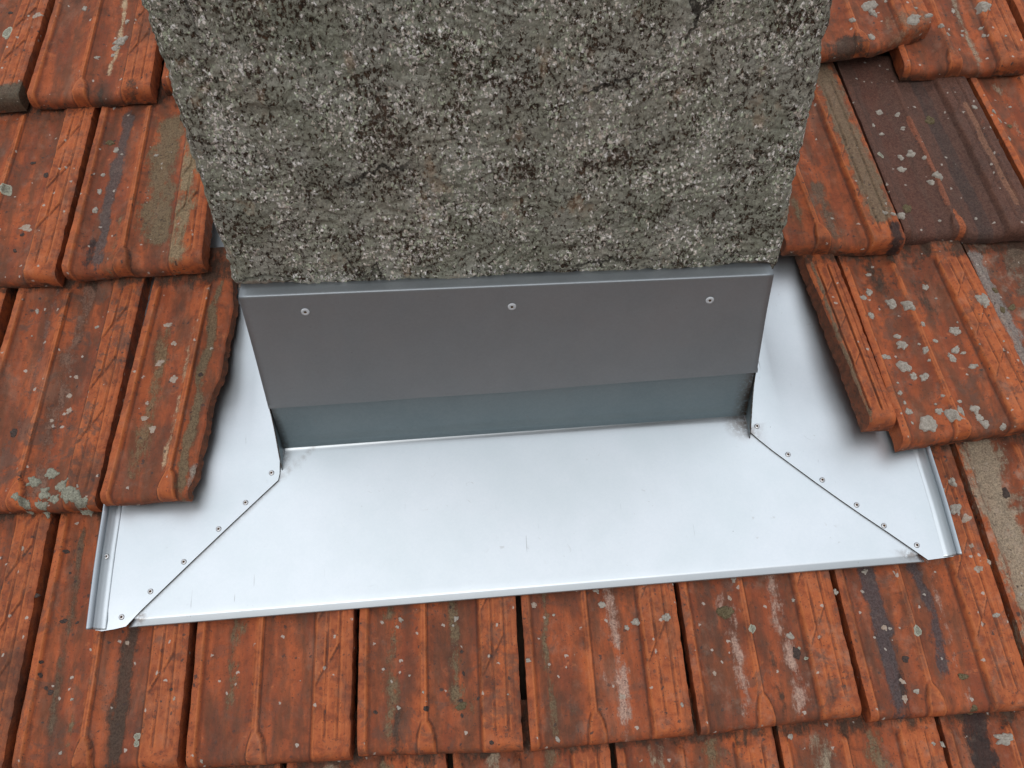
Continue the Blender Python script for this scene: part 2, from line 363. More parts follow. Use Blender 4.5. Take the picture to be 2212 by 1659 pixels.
STAINS = {}
def tile(name_label, q, seed, col=(.3, .3, .15), lift=0.0, thick=.024, cutL=None, cutR=None, bot=None, stains=(), lo=False, group='clay tiles of the roof', label=True, warp=0.0):
    """q = four roof points: bottom left, bottom right, top left, top right (top = where the next course begins)"""
    q = [np.array(x, float) for x in q]
    rs = np.random.RandomState(seed)
    NA, NB = (150, 200) if not lo else (70, 50)
    if cutL or cutR or lo: ts = np.linspace(0, 1, NA)
    else:
        ts = np.unique(np.concatenate([np.linspace(0, 1, NA-40)]+[np.linspace(k-.006, k+.006, 4) for k in (.055, .378, .414, .748, .819, .896, .812, .888, .826)]))
        ts = np.clip(ts, 0, 1)
    rnd_b = [(-.0105, -.0235), (-.0105, -.016), (-.0098, -.0095), (-.0078, -.0050), (-.005, -.0022), (-.0022, -.0006)]  # dv, dn of nose rounding
    bs = np.linspace(0, 1.16, NB)
    a_end = .975
    V = []; LOW = []; ST = []; CV = []
    org = q[0]
    def amap(b):
        a0 = np.interp(b, [x[0] for x in cutL], [x[1] for x in cutL]) if cutL else 0.0
        a1 = np.interp(b, [x[0] for x in cutR], [x[1] for x in cutR]) if cutR else a_end
        a0 += .0014*VN(b*38, seed)+(.006*float(fbm(b*8, seed*1.7, 0, 2))+.003*round(3*float(fbm(b*52, seed*1.3, 0, 3)))/3+.0012*float(VN(b*90, seed)) if cutL else .0035*VN(b*12, seed+.5))
        a1 += .0022*VN(b*45+9, seed)+(.014*float(fbm(b*8+3, seed*2.3, 0, 2))+.004*round(3*float(fbm(b*52, seed*1.3, 0, 3)))/3+.0015*float(VN(b*90, seed))-.03*np.clip(VN(b*9+1, seed)-.4, 0, 1) if cutR else 0)
        # old chips off the sharp right arris
        if not cutR: a1 -= .012*np.clip(VN(b*26+4, seed*3.1)-.45, 0, 1)
        return a0, a1
    allrows = [(0.0, dv, dn*thick/.024) for dv, dn in rnd_b]+[(float(b), 0.0, 0.0) for b in bs]
    for b, dv, dn in allrows:
        a0, a1 = amap(b)
        av = a0+(a1-a0)*(ts if (cutL or cutR or lo) else ts)
        line = []
        base0 = (q[0][None]*(1-av[:, None])+q[1][None]*av[:, None])*(1-b)+(q[2][None]*(1-av[:, None])+q[3][None]*av[:, None])*b
        h = profile(av, np.full_like(av, max(b, 0)), seed)
        n = lift*(1-.65*max(b, 0))+.022-PITCH_DROP*b+h*np.clip(1+dn/.028, .25, 1)+dn
        n = n+warp*av*max(0, 1-b)
        v = base0[:, 1]+dv+.0009*VN(av*9+seed, b*3)*max(0, 1-b*4)
        if dv != 0: v = v+.0006*fbm(av*22+seed, dn*200)
        if bot is not None: v = v+np.interp(av, [x[0] for x in bot], [x[1] for x in bot])*max(0, 1-b/.6)
        # rounding of the two long arrises
        em = np.minimum(av-a0, a1-av)
        n = n-.0012*sstep(.012, 0, em)
        V.append(np.stack([base0[:, 0], v, n], 1))
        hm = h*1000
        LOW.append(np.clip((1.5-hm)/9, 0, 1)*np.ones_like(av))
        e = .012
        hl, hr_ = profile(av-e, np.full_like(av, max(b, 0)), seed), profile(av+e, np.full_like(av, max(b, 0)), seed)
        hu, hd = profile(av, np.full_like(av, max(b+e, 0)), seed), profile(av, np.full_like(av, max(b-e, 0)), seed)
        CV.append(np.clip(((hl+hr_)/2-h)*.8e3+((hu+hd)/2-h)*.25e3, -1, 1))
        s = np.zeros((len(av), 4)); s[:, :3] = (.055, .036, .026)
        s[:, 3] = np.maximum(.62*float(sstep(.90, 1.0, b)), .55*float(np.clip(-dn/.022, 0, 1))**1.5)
        for (ac, aw, b0, b1, colr, stg) in stains:
            cen = ac+.02*VN(b*6+seed, ac*9)
            wgt = np.exp(-((av-cen)/aw)**2)*float(sstep(b0-.06, b0+.04, b)*sstep(b1+.06, b1-.04, b))*stg
            upd = wgt > s[:, 3]
            s[upd, :3] = colr; s[:, 3] = np.maximum(s[:, 3], wgt)
        # front face is darkened towards its foot
        ST.append(s)
    V = np.array(V); nb, na = V.shape[:2]
    LOW = np.array(LOW); ST = np.array(ST); CV = np.array(CV)
    off = np.array([org[0], org[1], 0])
    P = (V-off).reshape(-1, 3)
    idx = np.arange(nb*na).reshape(nb, na)
    f = np.stack([idx[:-1, :-1], idx[:-1, 1:], idx[1:, 1:], idx[1:, :-1]], -1).reshape(-1, 4)
    # side walls and bottom: separate rim so the arris stays crisp
    per = np.concatenate([idx[0, :], idx[1:, -1], idx[-1, -2::-1], idx[-2:0:-1, 0]])
    m = len(per)
    top = P[per].copy()
    # underside follows the tilt line of the tile
    bb = (V.reshape(-1, 3)[per][:, 1]-org[1])/GA
    under = lift*(1-.65*np.clip(bb, 0, 1))+.022-PITCH_DROP*bb-thick
    side = np.zeros(m, bool); side[na:na+nb-1] = True; side[na+nb-1+na-1:] = True
    K = len(P)
    rings = [top]
    cutside = np.zeros(m, bool)
    if cutR: cutside[na:na+nb-1] = True
    if cutL: cutside[na+nb-1+na-1:] = True
    for t in (.35, .7, 1.0):
        r = top.copy()
        zt = np.minimum(under, top[:, 2]-.001)
        r[:, 2] = top[:, 2]*(1-t)+zt*t
        wob = np.where(side, .0008*VN(top[:, 1]*220, t*5+seed), 0)
        sgn = np.where(np.arange(m) < na+nb, 1, -1)
        bulge = np.where(cutside, .003*t+.0016*fbm(top[:, 1]*160, t*2+seed, 0, 4), 0)
        r[:, 0] += wob+sgn*bulge
        rings.append(r)
    P2 = np.concatenate([P]+rings)
    f2 = []
    for t in range(len(rings)-1):
        o = K+t*m
        j = np.arange(m); jn = (j+1) % m
        f2.append(np.stack([o+j, o+m+j, o+m+jn, o+jn], -1))
    f2 = np.concatenate(f2)
    low = np.concatenate([LOW.ravel()]+[LOW.ravel()[per]*.3]*len(rings))
    cvv = np.concatenate([CV.ravel()]+[CV.ravel()[per]*.2]*len(rings))
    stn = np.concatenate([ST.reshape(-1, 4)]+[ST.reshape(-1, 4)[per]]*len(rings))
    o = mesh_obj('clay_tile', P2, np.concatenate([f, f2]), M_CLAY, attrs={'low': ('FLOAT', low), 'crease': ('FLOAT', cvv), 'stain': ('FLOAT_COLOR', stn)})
    # underside
    ring_last = K+(len(rings)-1)*m+np.arange(m)
    me = o.data
    if cutL or cutR:
        me.materials.append(M_BREAK)
        mi = np.zeros(len(me.polygons), np.int32)
        j = np.arange(m)
        for t in range(len(rings)-1):
            mi[len(f)+t*m:len(f)+(t+1)*m][cutside] = 1
        me.polygons.foreach_set('material_index', mi)
    # crisp arris: the rim ring duplicates the border vertices, so shading splits there
    o.location = W(org[0], org[1], 0); o.rotation_euler = (SLOPE, 0, 0)
    o.color = (*col, 1)
    if label: tag(o, name_label, 'tile', group)
    TILES.append((o, V, org, q))
    return o
TILES = []

BRN, OLV, PUR, PNK, GRY, BEI, BLK = (.060, .042, .032), (.150, .112, .068), (.066, .054, .056), (.38, .25, .20), (.20, .18, .165), (.27, .215, .155), (.028, .024, .024)
FULL = (0, 1)
def T(u0, v0, u1, v1, t0, w0, t1, w1): return ((u0, v0), (u1, v1), (t0, w0), (t1, w1))
G_A, G_B, G_C, G_D, G_Z = ('tiles in the course along the lower edge of the metal flashing', 'tiles in the course beside the metal flashing', 'tiles in the course beside the foot of the chimney', 'tiles in the uppermost course', 'tiles in the lowest course')
# --- course right below the flashing
VT = .316
tile('orange clay tile at the far left edge in the course level with the flashing lip', T(-.176, .012, .016, .012, -.166, VT, .024, VT), 1, (.35, .3, .1), group=G_A)
tile('clay tile with one dark brown water stain, under the left corner of the flashing', T(.020, .014, .212, .006, .030, VT, .213, VT), 2, (.45, .3, .1), group=G_A,
     stains=[(.585, .055, .02, .93, BRN, 1.0), (.17, .035, .1, .9, (.11, .075, .05), .62), (.30, .03, 0, .3, OLV, .4)])
tile('plain orange clay tile, second from the left under the flashing lip', T(.216, .006, .406, .002, .216, VT, .411, VT), 3, (.25, .25, .1), group=G_A,
     stains=[(.24, .06, .15, .8, OLV, .42)])
tile('tile with olive mottling and black specks, right under the middle of the flashing lip', T(.409, .006, .601, -.003, .412, VT, .606, VT), 4, (.5, .35, .1), group=G_A,
     stains=[(.20, .05, 0, 1, OLV, .5), (.58, .05, .1, 1, OLV, .55), (.24, .04, 0, .12, BRN, .8)])
tile('clay tile with a pale chalky streak below the middle of the flashing', T(.605, -.002, .795, .001, .607, VT, .797, VT), 5, (.35, .4, .25), group=G_A,
     stains=[(.58, .045, .02, .95, PNK, .72), (.15, .035, 0, .8, OLV, .6)])
tile('tile with a round brown moss stain and a lichen ring under the flashing lip', T(.799, .001, .989, .009, .797, VT, .984, VT), 6, (.6, .45, .35), group=G_A,
     stains=[(.30, .05, 0, .8, PNK, .5), (.62, .06, 0, 1, PNK, .62), (.52, .03, 0, .4, BRN, .45)])
tile('tile with two dark violet gutters and a lichen disc, under the right flashing corner', T(.994, .002, 1.187, .003, .986, VT, 1.179, VT), 7, (.45, .6, .3), group=G_A,
     stains=[(.21, .055, 0, .95, PUR, 1.0), (.54, .05, .1, .95, PUR, .8), (.62, .03, 0, .8, PNK, .45), (.25, .04, 0, .14, BLK, .8)])
tile('tile caked in grey beige mortar at the right edge beside the flashing corner', T(1.192, .010, 1.385, .012, 1.184, VT+.01, 1.377, VT+.01), 8, (.4, .7, .9), group=G_A,
     stains=[(.16, .16, 0, 1, BEI, .95), (.58, .07, .0, 1, (.24, .20, .165), .8), (.10, .04, .8, 1, BRN, .6)])
# --- lowest course, only its upper end shows
xs = [-.062, .131, .324, .515, .703, .893, 1.083, 1.277, 1.47]
zl = ['lowest course tile at the bottom left corner of the roof view', 'lowest course tile whose top edge shows left of the middle of the bottom edge', 'lowest course tile showing a sliver below the tile with olive mottling',
      'lowest course tile showing a sliver under the tile with the pale chalky streak', 'lowest course tile with pale lime specks', 'lowest course tile with pale lime stain right of the middle',
      'lowest course tile blackened by grime beneath the violet streaked tile', 'lowest course tile at the bottom right corner with a grey lichen']
for i in range(8):
    st = [(.25, .08, .5, 1, BEI, .6), (.6, .08, .5, 1, OLV, .6)] if i in (2, 3, 4, 5) else [(.22, .10, .3, 1.1, BLK, .95), (.6, .05, .5, 1, PUR, .7)] if i == 6 else [(.5, .2, .6, 1, OLV, .4)]
    tile(zl[i], T(xs[i], -.312, xs[i+1]-.003, -.312, xs[i], -.002-.001*i, xs[i+1]-.003, -.002-.001*(i+1)), 20+i, (.5, .5, .35), group=G_Z, stains=st)
# --- course beside the flashing
tile('orange clay tile with crusty yellow green lichen on its nose, left edge', T(-.088, .322, .093, .312, -.066, .64, .115, .64), 31, (.75, .45, .12), lift=.008, group=G_B,
     stains=[(.30, .05, .2, 1, (.15, .08, .06), .5), (.52, .08, 0, 1, (.16, .09, .065), .6)])
tile('narrow clay tile cut off rough along its right side, resting over the left flashing sheet', T(.102, .313, .297, .313, .126, .632, .321, .632), 32, (.2, .25, .2), lift=.028, thick=.020, group=G_B,
     cutR=[(0, .535), (.07, .55), (.3, .565), (.5, .59), (.8, .60), (1, .565)],
     stains=[(.47, .035, .0, .97, OLV, .95), (.17, .07, .05, .75, (.17, .115, .065), .6), (.36, .03, .1, .75, (.40, .27, .17), .55), (.55, .05, 0, .12, (.23, .20, .17), .6), (.3, .2, .93, 1.1, BRN, .6)])
tile('narrow ribbed offcut of clay tile overhanging the right flashing sheet', T(.902, .345, 1.090, .341, .892, .592, 1.081, .592), 33, (.3, .3, .1), lift=.036, thick=.026, group=G_B,
     cutL=[(0, .80), (.5, .775), (1, .75)], stains=[(.80, .022, 0, 1, (.14, .10, .065), .75)])
tile('clay tile splashed with many grey mortar lumps, right of the flashing', T(1.092, .316, 1.283, .330, 1.084, .595, 1.263, .595), 34, (.55, .5, .25), lift=.030, thick=.030, group=G_B,
     stains=[(.25, .12, .75, 1.05, BRN, .5), (.55, .1, .6, 1.05, BRN, .45)])
tile('mossy brown tile filled with mortar at the right edge', T(1.290, .335, 1.485, .335, 1.268, .60, 1.462, .60), 35, (.8, .8, .8), lift=.006, group=G_B,
     stains=[(.05, .07, 0, 1, GRY, .95), (.35, .12, 0, 1, (.13, .095, .07), .8)])
# --- course beside the foot of the chimney
tile('tile with flat grey lichen discs at the left edge, level with the chimney foot', T(-.190, .653, .003, .640, -.172, .95, .015, .95), 41, (.35, .6, .25), group=G_C, lift=.004)
tile('clay tile with a grey violet band and olive film touching the chimney on the left', T(.010, .644, .207, .643, .022, .95, .205, .95), 42, (.3, .45, .2), group=G_C, lift=.014,
     stains=[(.21, .055, 0, .95, (.085, .066, .062), .9), (.58, .15, .10, .88, OLV, .82), (.80, .09, 0, .75, (.23, .18, .11), .80), (.33, .04, .0, .3, OLV, .6), (.15, .05, 0, .16, BLK, .7)])
tile('clay tile with olive grey ribs and a snapped side touching the chimney on the right', T(.978, .615, 1.170, .602, .955, .915, 1.152, .915), 43, (.3, .3, .3), group=G_C, lift=.016, thick=.028,
     cutL=[(0, .15), (.2, .14), (1, .05)], stains=[(.86, .10, .08, 1.1, (.16, .12, .080), 1.0), (.5, .09, .0, .34, (.12, .085, .06), .7), (.93, .06, -.1, .08, BLK, .9), (.3, .05, .05, .35, OLV, .5)])
tile('dark violet brown clay tile with one orange ridge, right of the chimney', T(1.174, .622, 1.370, .615, 1.157, .912, 1.345, .905), 44, (.5, .55, .05), group=G_C, lift=.004,
     stains=[(.5, .9, -.2, 1.4, (.088, .050, .040), 1.25), (.20, .14, -.2, 1.4, (.092, .046, .036), 1.4), (.60, .12, -.2, 1.4, (.056, .041, .037), 1.5), (.395, .036, .12, .72, (.19, .075, .048), 1.6), (.43, .045, -.1, .13, (.30, .09, .04), 1.6), (.86, .05, .1, .8, (.17, .09, .06), 1.3)])
tile('orange clay tile with pale scratches and black lichen at the upper right edge', T(1.376, .622, 1.572, .622, 1.350, .912, 1.545, .912), 45, (.4, .6, .2), group=G_C,
     stains=[(.2, .05, .3, .9, BEI, .4)])
# --- uppermost course
tile('clay tile in the top left corner with grey lichen on its nose', T(-.282, .945, -.088, .948, -.264, 1.25, -.070, 1.25), 51, (.3, .7, .3), group=G_D, lift=.004, stains=[(.9, .2, -.2, .06, (.075, .068, .050), 1.0)])
tile('clay tile with a cream mortar dribble, top left beside the chimney', T(-.080, .949, .109, .946, -.066, 1.25, .110, 1.25), 52, (.25, .3, .1), group=G_D, lift=.006,
     stains=[(.60, .030, .10, .75, (.42, .31, .20), .72), (.84, .06, -.1, .05, BRN, .7), (.55, .04, -.1, .05, BRN, .6)])
tile('sliver of clay tile in the gap between the top left tile and the chimney', T(.117, .965, .310, .965, .117, 1.25, .310, 1.25), 53, (.4, .4, .1), group=G_D)
tile('raised clay tile with a snapped grey crusted corner at the top right of the chimney', T(1.098, .932, 1.291, .932, 1.098, 1.25, 1.287, 1.25), 54, (.4, .5, .3), group=G_D, lift=.024, thick=.022,
     bot=[(0, 0), (.5, .004), (.75, .020), (1, .038)], stains=[(.8, .25, -.3, .14, (.22, .12, .075), .55), (.3, .2, -.3, .05, BRN, .8)])
tile('orange clay tile spotted with mortar in the top right corner', T(1.240, .907, 1.436, .902, 1.240, 1.25, 1.436, 1.25), 55, (.2, .5, .25), group=G_D, lift=.004, stains=[(.6, .03, .0, .6, BEI, .7), (.16, .03, .2, .8, BEI, .4)])

def outside(src, du, dv, seed):
    o = src.copy(); COL.objects.link(o)
    for c in src.children: pass
    o.location = src.location+(W(du, dv)-W(0, 0))
    o['label'] = 'clay tile of the roof lying outside the picture'; o['group'] = 'tiles outside the picture'
    return o
byl = lambda i: TILES[i][0]
OUT = []
for du in (-.195, .39): OUT.append((2, -.39 if du < 0 else 1.17, 0))
base = byl(2)
def ring(du, dv): outside(base, du, dv, 0)
for x in (-.585,): ring(x, 0)
for x in (1.17, 1.365): ring(x, 0)
for x in np.arange(-.49, 1.5, .195): ring(float(x), -.63)
for x in (-.49, 1.265): ring(x, -.315)
for x in (-.49, 1.27): ring(x, .318)
for x in (-.60, 1.36): ring(x, .64)
for x in (-.69, .10, .295, .49, .685, 1.23): ring(x, .945)
for x in np.arange(-.60, 1.4, .195): ring(float(x), 1.255)

# ------------------------------------------------------------------ setting below
def box(bm, x0, x1, y0, y1, z0, z1, f=lambda a, b, c: Vector((a, b, c))):
    vs = [bm.verts.new(f(a, b, c)) for c in (z0, z1) for a, b in ((x0, y0), (x1, y0), (x1, y1), (x0, y1))]
    for q in ((3, 2, 1, 0), (4, 5, 6, 7), (0, 1, 5, 4), (1, 2, 6, 5), (2, 3, 7, 6), (3, 0, 4, 7)): bm.faces.new([vs[i] for i in q])
def bm_obj(name, bm, mat, parent=None, smooth=False):
    me = bpy.data.meshes.new(name); bm.normal_update(); bm.to_mesh(me); bm.free(); me.materials.append(mat)
    if smooth: me.polygons.foreach_set('use_smooth', [True]*len(me.polygons))
    o = bpy.data.objects.new(name, me); COL.objects.link(o)
    if parent: o.parent = parent
    return o
bm = bmesh.new(); box(bm, -.9, 2.1, -1.0, 1.9, -.09, -.055, W)
tag(bm_obj('roof_deck', bm, M_DECK), kind='structure')
bm = bmesh.new(); box(bm, -120, 120, -120, 120, -5.2, -5.0)
tag(bm_obj('ground', bm, M_GROUND), kind='structure')

# ------------------------------------------------------------------ chimney
VF = .3647
CY, CZ = VF*cS, VF*sS
ch = empty('chimney', (.6145, CY, CZ))
tag(ch, 'square masonry chimney with rough render crusted in grey green lichen', 'chimney')
D0, DEP, U0, U1 = .0080, .42, .3115, .9205
def chimney_render():
    rad = .014
    nf, nsid, ncor = 430, 60, 7
    path = []
    for t in np.linspace(0, 1, nsid, endpoint=False): path.append((U0, D0+DEP+(rad-DEP)*t, -1, 0))
    for t in np.linspace(0, math.pi/2, ncor, endpoint=False): path.append((U0+rad-rad*math.cos(t), D0+rad-rad*math.sin(t), -math.cos(t), -math.sin(t)))
    for t in np.linspace(0, 1, nf, endpoint=False): path.append((U0+rad+(U1-U0-2*rad)*t, D0, 0, -1))
    for t in np.linspace(0, math.pi/2, ncor, endpoint=False): path.append((U1-rad+rad*math.sin(t), D0+rad-rad*math.cos(t), math.sin(t), -math.cos(t)))
    for t in np.linspace(0, 1, nsid): path.append((U1, D0+rad+(DEP-rad)*t, 1, 0))
    path = np.array(path); n = len(path)
    hs = np.concatenate([np.linspace(0, .62, 420), np.linspace(.62, 1.2, 60)[1:]])
    s = path[:, 0]*1.0+path[:, 1]*1.0
    X, H = np.meshgrid(path[:, 0], hs); Y = np.meshgrid(path[:, 1], hs)[0]
    NX = np.meshgrid(path[:, 2], hs)[0]; NY = np.meshgrid(path[:, 3], hs)[0]
    bottom = .254+.010*(.5-(X-U0)/(U1-U0))*2+.0036*fbm(X*34, Y*34, 3.3, 5)-.0068
    lowc = .004*sstep(.05, 0, X-U0)+.003*sstep(.88, .92, X)
    Z = bottom+lowc+(1.2-bottom)*(H/1.2)
    big = fbm(X*16, Z*20, Y*16, 3)*.0032
    lump = -np.abs(fbm(X*52+2*VN(X*30, Z*30), Z*62, Y*52, 3))*.0052
    fine = fbm(X*230, Z*230, Y*230, 3)*.0016
    curl = .004*sstep(.018, .0, Z-bottom)                 # the render draws back at its lower edge
    dsp = big+lump+fine-curl
    # knocked corners: bare patches low on both sides
    for (cx_, cz_, rx, rz) in ((.345, .268, .034, .010), (.885, .248, .024, .009)):
        dsp -= .0035*sstep(1.15, .8, np.sqrt(((X-cx_)/rx)**2+((Z-cz_)/rz)**2)+.35*fbm(X*60, Z*60, 1, 3))
    X2 = X+NX*dsp; Y2 = Y+NY*dsp
    bare = np.zeros_like(X)
    for (cx_, cz_, rx, rz) in ((.335, .264, .058, .011), (.893, .247, .030, .011)):
        bare = np.maximum(bare, 1.1-.8*np.sqrt(((X-cx_)/rx)**2+((Z-cz_)/rz)**2))
    bare = np.clip(bare, 0, 1)
    P = np.stack([X2-.6145, Y2, Z], -1).reshape(-1, 3)
    idx = np.arange(P.shape[0]).reshape(X.shape)
    F = np.stack([idx[:-1, :-1], idx[:-1, 1:], idx[1:, 1:], idx[1:, :-1]], -1).reshape(-1, 4)
    o = mesh_obj('render_coat', P, F, M_REND, ch, attrs={'bare': ('FLOAT', bare)})
    # bottom and top skins close the coat
    return o
chimney_render()
bm = bmesh.new(); box(bm, U0+.010-.6145, U1-.010-.6145, D0+.010, D0+DEP-.004, -.20, 1.195)
bm_obj('masonry_core', bm, M_PINK, ch)


# ------------------------------------------------------------------ flashing
def NMET(v): return .034-.06*v
fl = empty('chimney_flashing', W(.612, .26, NMET(.26)), (SLOPE, 0, 0))
tag(fl, 'folded galvanised metal flashing sheets laid around the chimney foot, riveted along two mitred seams', 'flashing')
FO = np.array([.612, .26, NMET(.26)])
def loc(u, v, n): return (u-FO[0], v-FO[1], n-FO[2])

def sheet(name, outline, nfun, mat, parent, thick=.0013, res=.006, attrs=None, edge=M_EDGE, edge_sel=None, conv=loc):
    """a thin sheet cut to an outline (u, v) and given real thickness; cut edges take their own material"""
    bm = bmesh.new()
    vs = [bm.verts.new((a, b, 0)) for a, b in outline]
    f = bm.faces.new(vs)
    if f.normal.z < 0: f.normal_flip()
    # subdivide by slicing so the sheet can wave
    xs_ = [p[0] for p in outline]; ys_ = [p[1] for p in outline]
    for x in np.arange(min(xs_)+res*4, max(xs_), res*4): bmesh.ops.bisect_plane(bm, geom=bm.verts[:]+bm.edges[:]+bm.faces[:], plane_co=(x, 0, 0), plane_no=(1, 0, 0))
    for y in np.arange(min(ys_)+res*4, max(ys_), res*4): bmesh.ops.bisect_plane(bm, geom=bm.verts[:]+bm.edges[:]+bm.faces[:], plane_co=(0, y, 0), plane_no=(0, 1, 0))
    bm.verts.ensure_lookup_table(); bm.normal_update()
    flip = bm.faces[:] and sum(f.normal.z for f in bm.faces) < 0
    if flip: bmesh.ops.reverse_faces(bm, faces=bm.faces[:])
    ext = bmesh.ops.extrude_face_region(bm, geom=bm.faces[:])
    top = [e for e in ext['geom'] if isinstance(e, bmesh.types.BMVert)]
    ts = set(top)
    for v in bm.verts:
        u_, w_ = v.co.x, v.co.y
        v.co = Vector(conv(u_, w_, nfun(u_, w_)+(0 if v in ts else -thick)))
        v.tag = v in ts
    bm.normal_update()
    side = [f for f in bm.faces if any(v.tag for v in f.verts) and any(not v.tag for v in f.verts)]
    for f in side: f.material_index = 1
    for e in bm.edges:
        if len(e.link_faces) == 2 and e.link_faces[0].material_index != e.link_faces[1].material_index: e.smooth = False
    me = bpy.data.meshes.new(name); bm.to_mesh(me)
    if attrs:
        at = me.attributes.new('dirt', 'FLOAT', 'POINT')
        at.data.foreach_set('value', [attrs(v.co.x+FO[0], v.co.y+FO[1]) for v in me.vertices])
    bm.free(); me.materials.append(mat); me.materials.append(edge)
    me.polygons.foreach_set('use_smooth', [True]*len(me.polygons))
    o = bpy.data.objects.new(name, me); COL.objects.link(o); o.parent = parent
    return o

def wave(u, v, s=0): return .0006*float(VN(u*6+s, v*6))
# front apron with its rounded down-turned lip
ML = [(.310, .350), (.309, .326), (.135, .157)]
MR = [(.916, .350), (.924, .338), (.960, .301), (1.012, .250), (1.060, .206), (1.100, .168)]
def fold_v(u): return .166+(u-.145)*(.011/.946)
def apron():
    us = np.linspace(.10, 1.13, 120)
    def vb(u): return .3715+(u-.312)*.01
    rows_ = []
    # v samples from base down to the fold, then around the fold and down the lip
    V_, U_ = [], []
    P = []; dirt = []
    prof = [(t, 0.0, 0.0) for t in [0, .006, .012, .018, .025, .032, .04, .05]+list(np.linspace(.08, 1, 24))]
    lipp = [(1.0, -.0010, -.0001), (1.0, -.0020, -.0004), (1.0, -.0028, -.0008), (1.0, -.0090, -.0042), (1.0, -.0104, -.0050)]
    def uext(v, side):       # the apron reaches a little under the side sheets
        if side < 0: return np.interp(v, [.157, .318, .335, .372], [.125, .291, .306, .312])
        return np.interp(v, [.168, .206, .250, .301, .330, .350, .372], [1.11, 1.07, 1.022, .970, .936, .920, .915])
    for t, dv, dn in prof+lipp:
        for s_ in np.linspace(0, 1, 120):
            # find u limits by fixed point
            u = .6
            for _ in range(4):
                vv = vb(u)*(1-t)+fold_v(u)*t
                lo_, hi_ = uext(vv, -1), uext(vv, 1)
                if dv < 0: lo_, hi_ = .146-.010*(dv/-.0104), 1.092+.007*(dv/-.0104)
                elif t == 1: lo_, hi_ = min(lo_, .146), hi_
                u = lo_+(hi_-lo_)*s_
            vv = vb(u)*(1-t)+fold_v(u)*t+dv
            P.append(loc(u, vv, NMET(vv)-.0016+dn+wave(u, vv)+.0030*max(0.0, 1-(vb(u)-vv)/.007)**2))
            d = max(0, 1-math.hypot((u-.912)/.030, (vv-.362)/.028))*.8+max(0, 1-math.hypot((u-.315)/.010, (vv-.356)/.02))*.5
            dl = abs((u-.135)-(vv-.157)*(.174/.169))
            d = max(d, .35*max(0, 1-dl/.006), max(0, 1-math.hypot((u-1.082)/.016, (vv-.176)/.008))*.8, max(0, 1-math.hypot((u-.150)/.010, (vv-.165)/.007))*.9)
            dirt.append(min(d, 1))
    nr_ = len(prof)+len(lipp)
    idx = np.arange(nr_*120).reshape(nr_, 120)
    F = np.stack([idx[:-1, :-1], idx[1:, :-1], idx[1:, 1:], idx[:-1, 1:]], -1).reshape(-1, 4)
    o = mesh_obj('apron_sheet', P, F, M_ZINC, fl, attrs={'dirt': ('FLOAT', dirt)})
    sd = o.modifiers.new('thickness', 'SOLIDIFY'); sd.thickness = .0010; sd.offset = -1
    return o
apron()

def dirt_side(u, v):
    # grime along the mitre and the rear corner
    d = 0
    for (x, y, r, s) in ((.306, .335, .010, .5), (.917, .345, .016, .8)):
        d = max(d, s*max(0, 1-math.hypot(u-x, v-y)/r))
    return d
def trough(u, v):
    a = .25*sstep(.22, .33, v)+.75*sstep(.345, .46, v)
    ml = min(.309, .309-(.326-v)*1.03); mrr = float(np.interp(v, [.168, .206, .250, .301, .338, .35], [1.1, 1.06, 1.012, .96, .924, .919]))
    w = sstep(.012, .075, ml-u if u < .6 else u-mrr)
    return -(.016 if u < .6 else .019)*float(a*w)
def nside(u, v):
    droop = -.0035*max(0, 1-abs(u-.137)/.03)*max(0, 1-(v-.155)/.02) if u < .3 else 0
    return NMET(v)+.0009+wave(u, v, 9)*.8+droop+trough(u, v)
LP = [(.1005, .1545), (.108, .1530), (.122, .1545), (.135, .157)]
LP += [(.135+.174*t, .157+.169*t+.0012*math.sin(t*math.pi)) for t in (.1, .2, .3, .4, .5, .6, .7, .8, .9)]
LP += [(.309, .326), (.3105, .334), (.310, .350), (.3085, .95), (.1005, .95)]
left = sheet('side_sheet', LP, nside, M_ZINC, fl, thick=.0021, attrs=dirt_side)
left['label'] = 'left side sheet with fine vertical scratches and seven rivets'
RP = [(1.100, .168), (1.1315, .170), (1.1315, .95), (.919, .95), (.9185, .352)]+[(.9165, .347), (.924, .338), (.940, .3205), (.960, .3005), (.985, .2755), (1.012, .2495), (1.035, .2280), (1.060, .2055), (1.082, .1850)]
right = sheet('side_sheet', RP, nside, M_ZINC, fl, thick=.0021, attrs=dirt_side)
right['label'] = 'right side sheet with six rivets along its seam'

def standing(u, v0, v1, sgn):
    """outer edge of the side sheet folded up and hemmed"""
    vs = np.linspace(v0, v1, 60); P = []
    prof = [(-sgn*.0130*(1-t), .0090*t**2.4+.0006-.0012*(t == 0)) for t in np.linspace(0, 1, 12)]+[(-sgn*.0005, .0098), (-sgn*.0001, .0104), (sgn*.0034, .0136), (sgn*.0039, .0136), (sgn*.0041, .0129)]
    for v in vs:
        for a, b in prof: P.append(loc(u+a+.0003*float(VN(v*20, u)), v, nside(u+a, v)+b-.0004+(0 if b < .002 else .0004)))
    n = len(prof); idx = np.arange(60*n).reshape(60, n)
    F = np.stack([idx[:-1, :-1], idx[:-1, 1:], idx[1:, 1:], idx[1:, :-1]], -1).reshape(-1, 4)
    o = mesh_obj('standing_edge', P, F, M_ZINC, fl, attrs={'dirt': ('FLOAT', [0.0]*len(P))})
    o.data.materials.append(M_ZINC_DIM)
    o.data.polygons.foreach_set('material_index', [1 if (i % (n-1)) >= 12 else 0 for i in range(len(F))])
    sd = o.modifiers.new('thickness', 'SOLIDIFY'); sd.thickness = .0008; sd.offset = -1
    return o
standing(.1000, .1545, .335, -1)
standing(1.1320, .170, .345, 1)

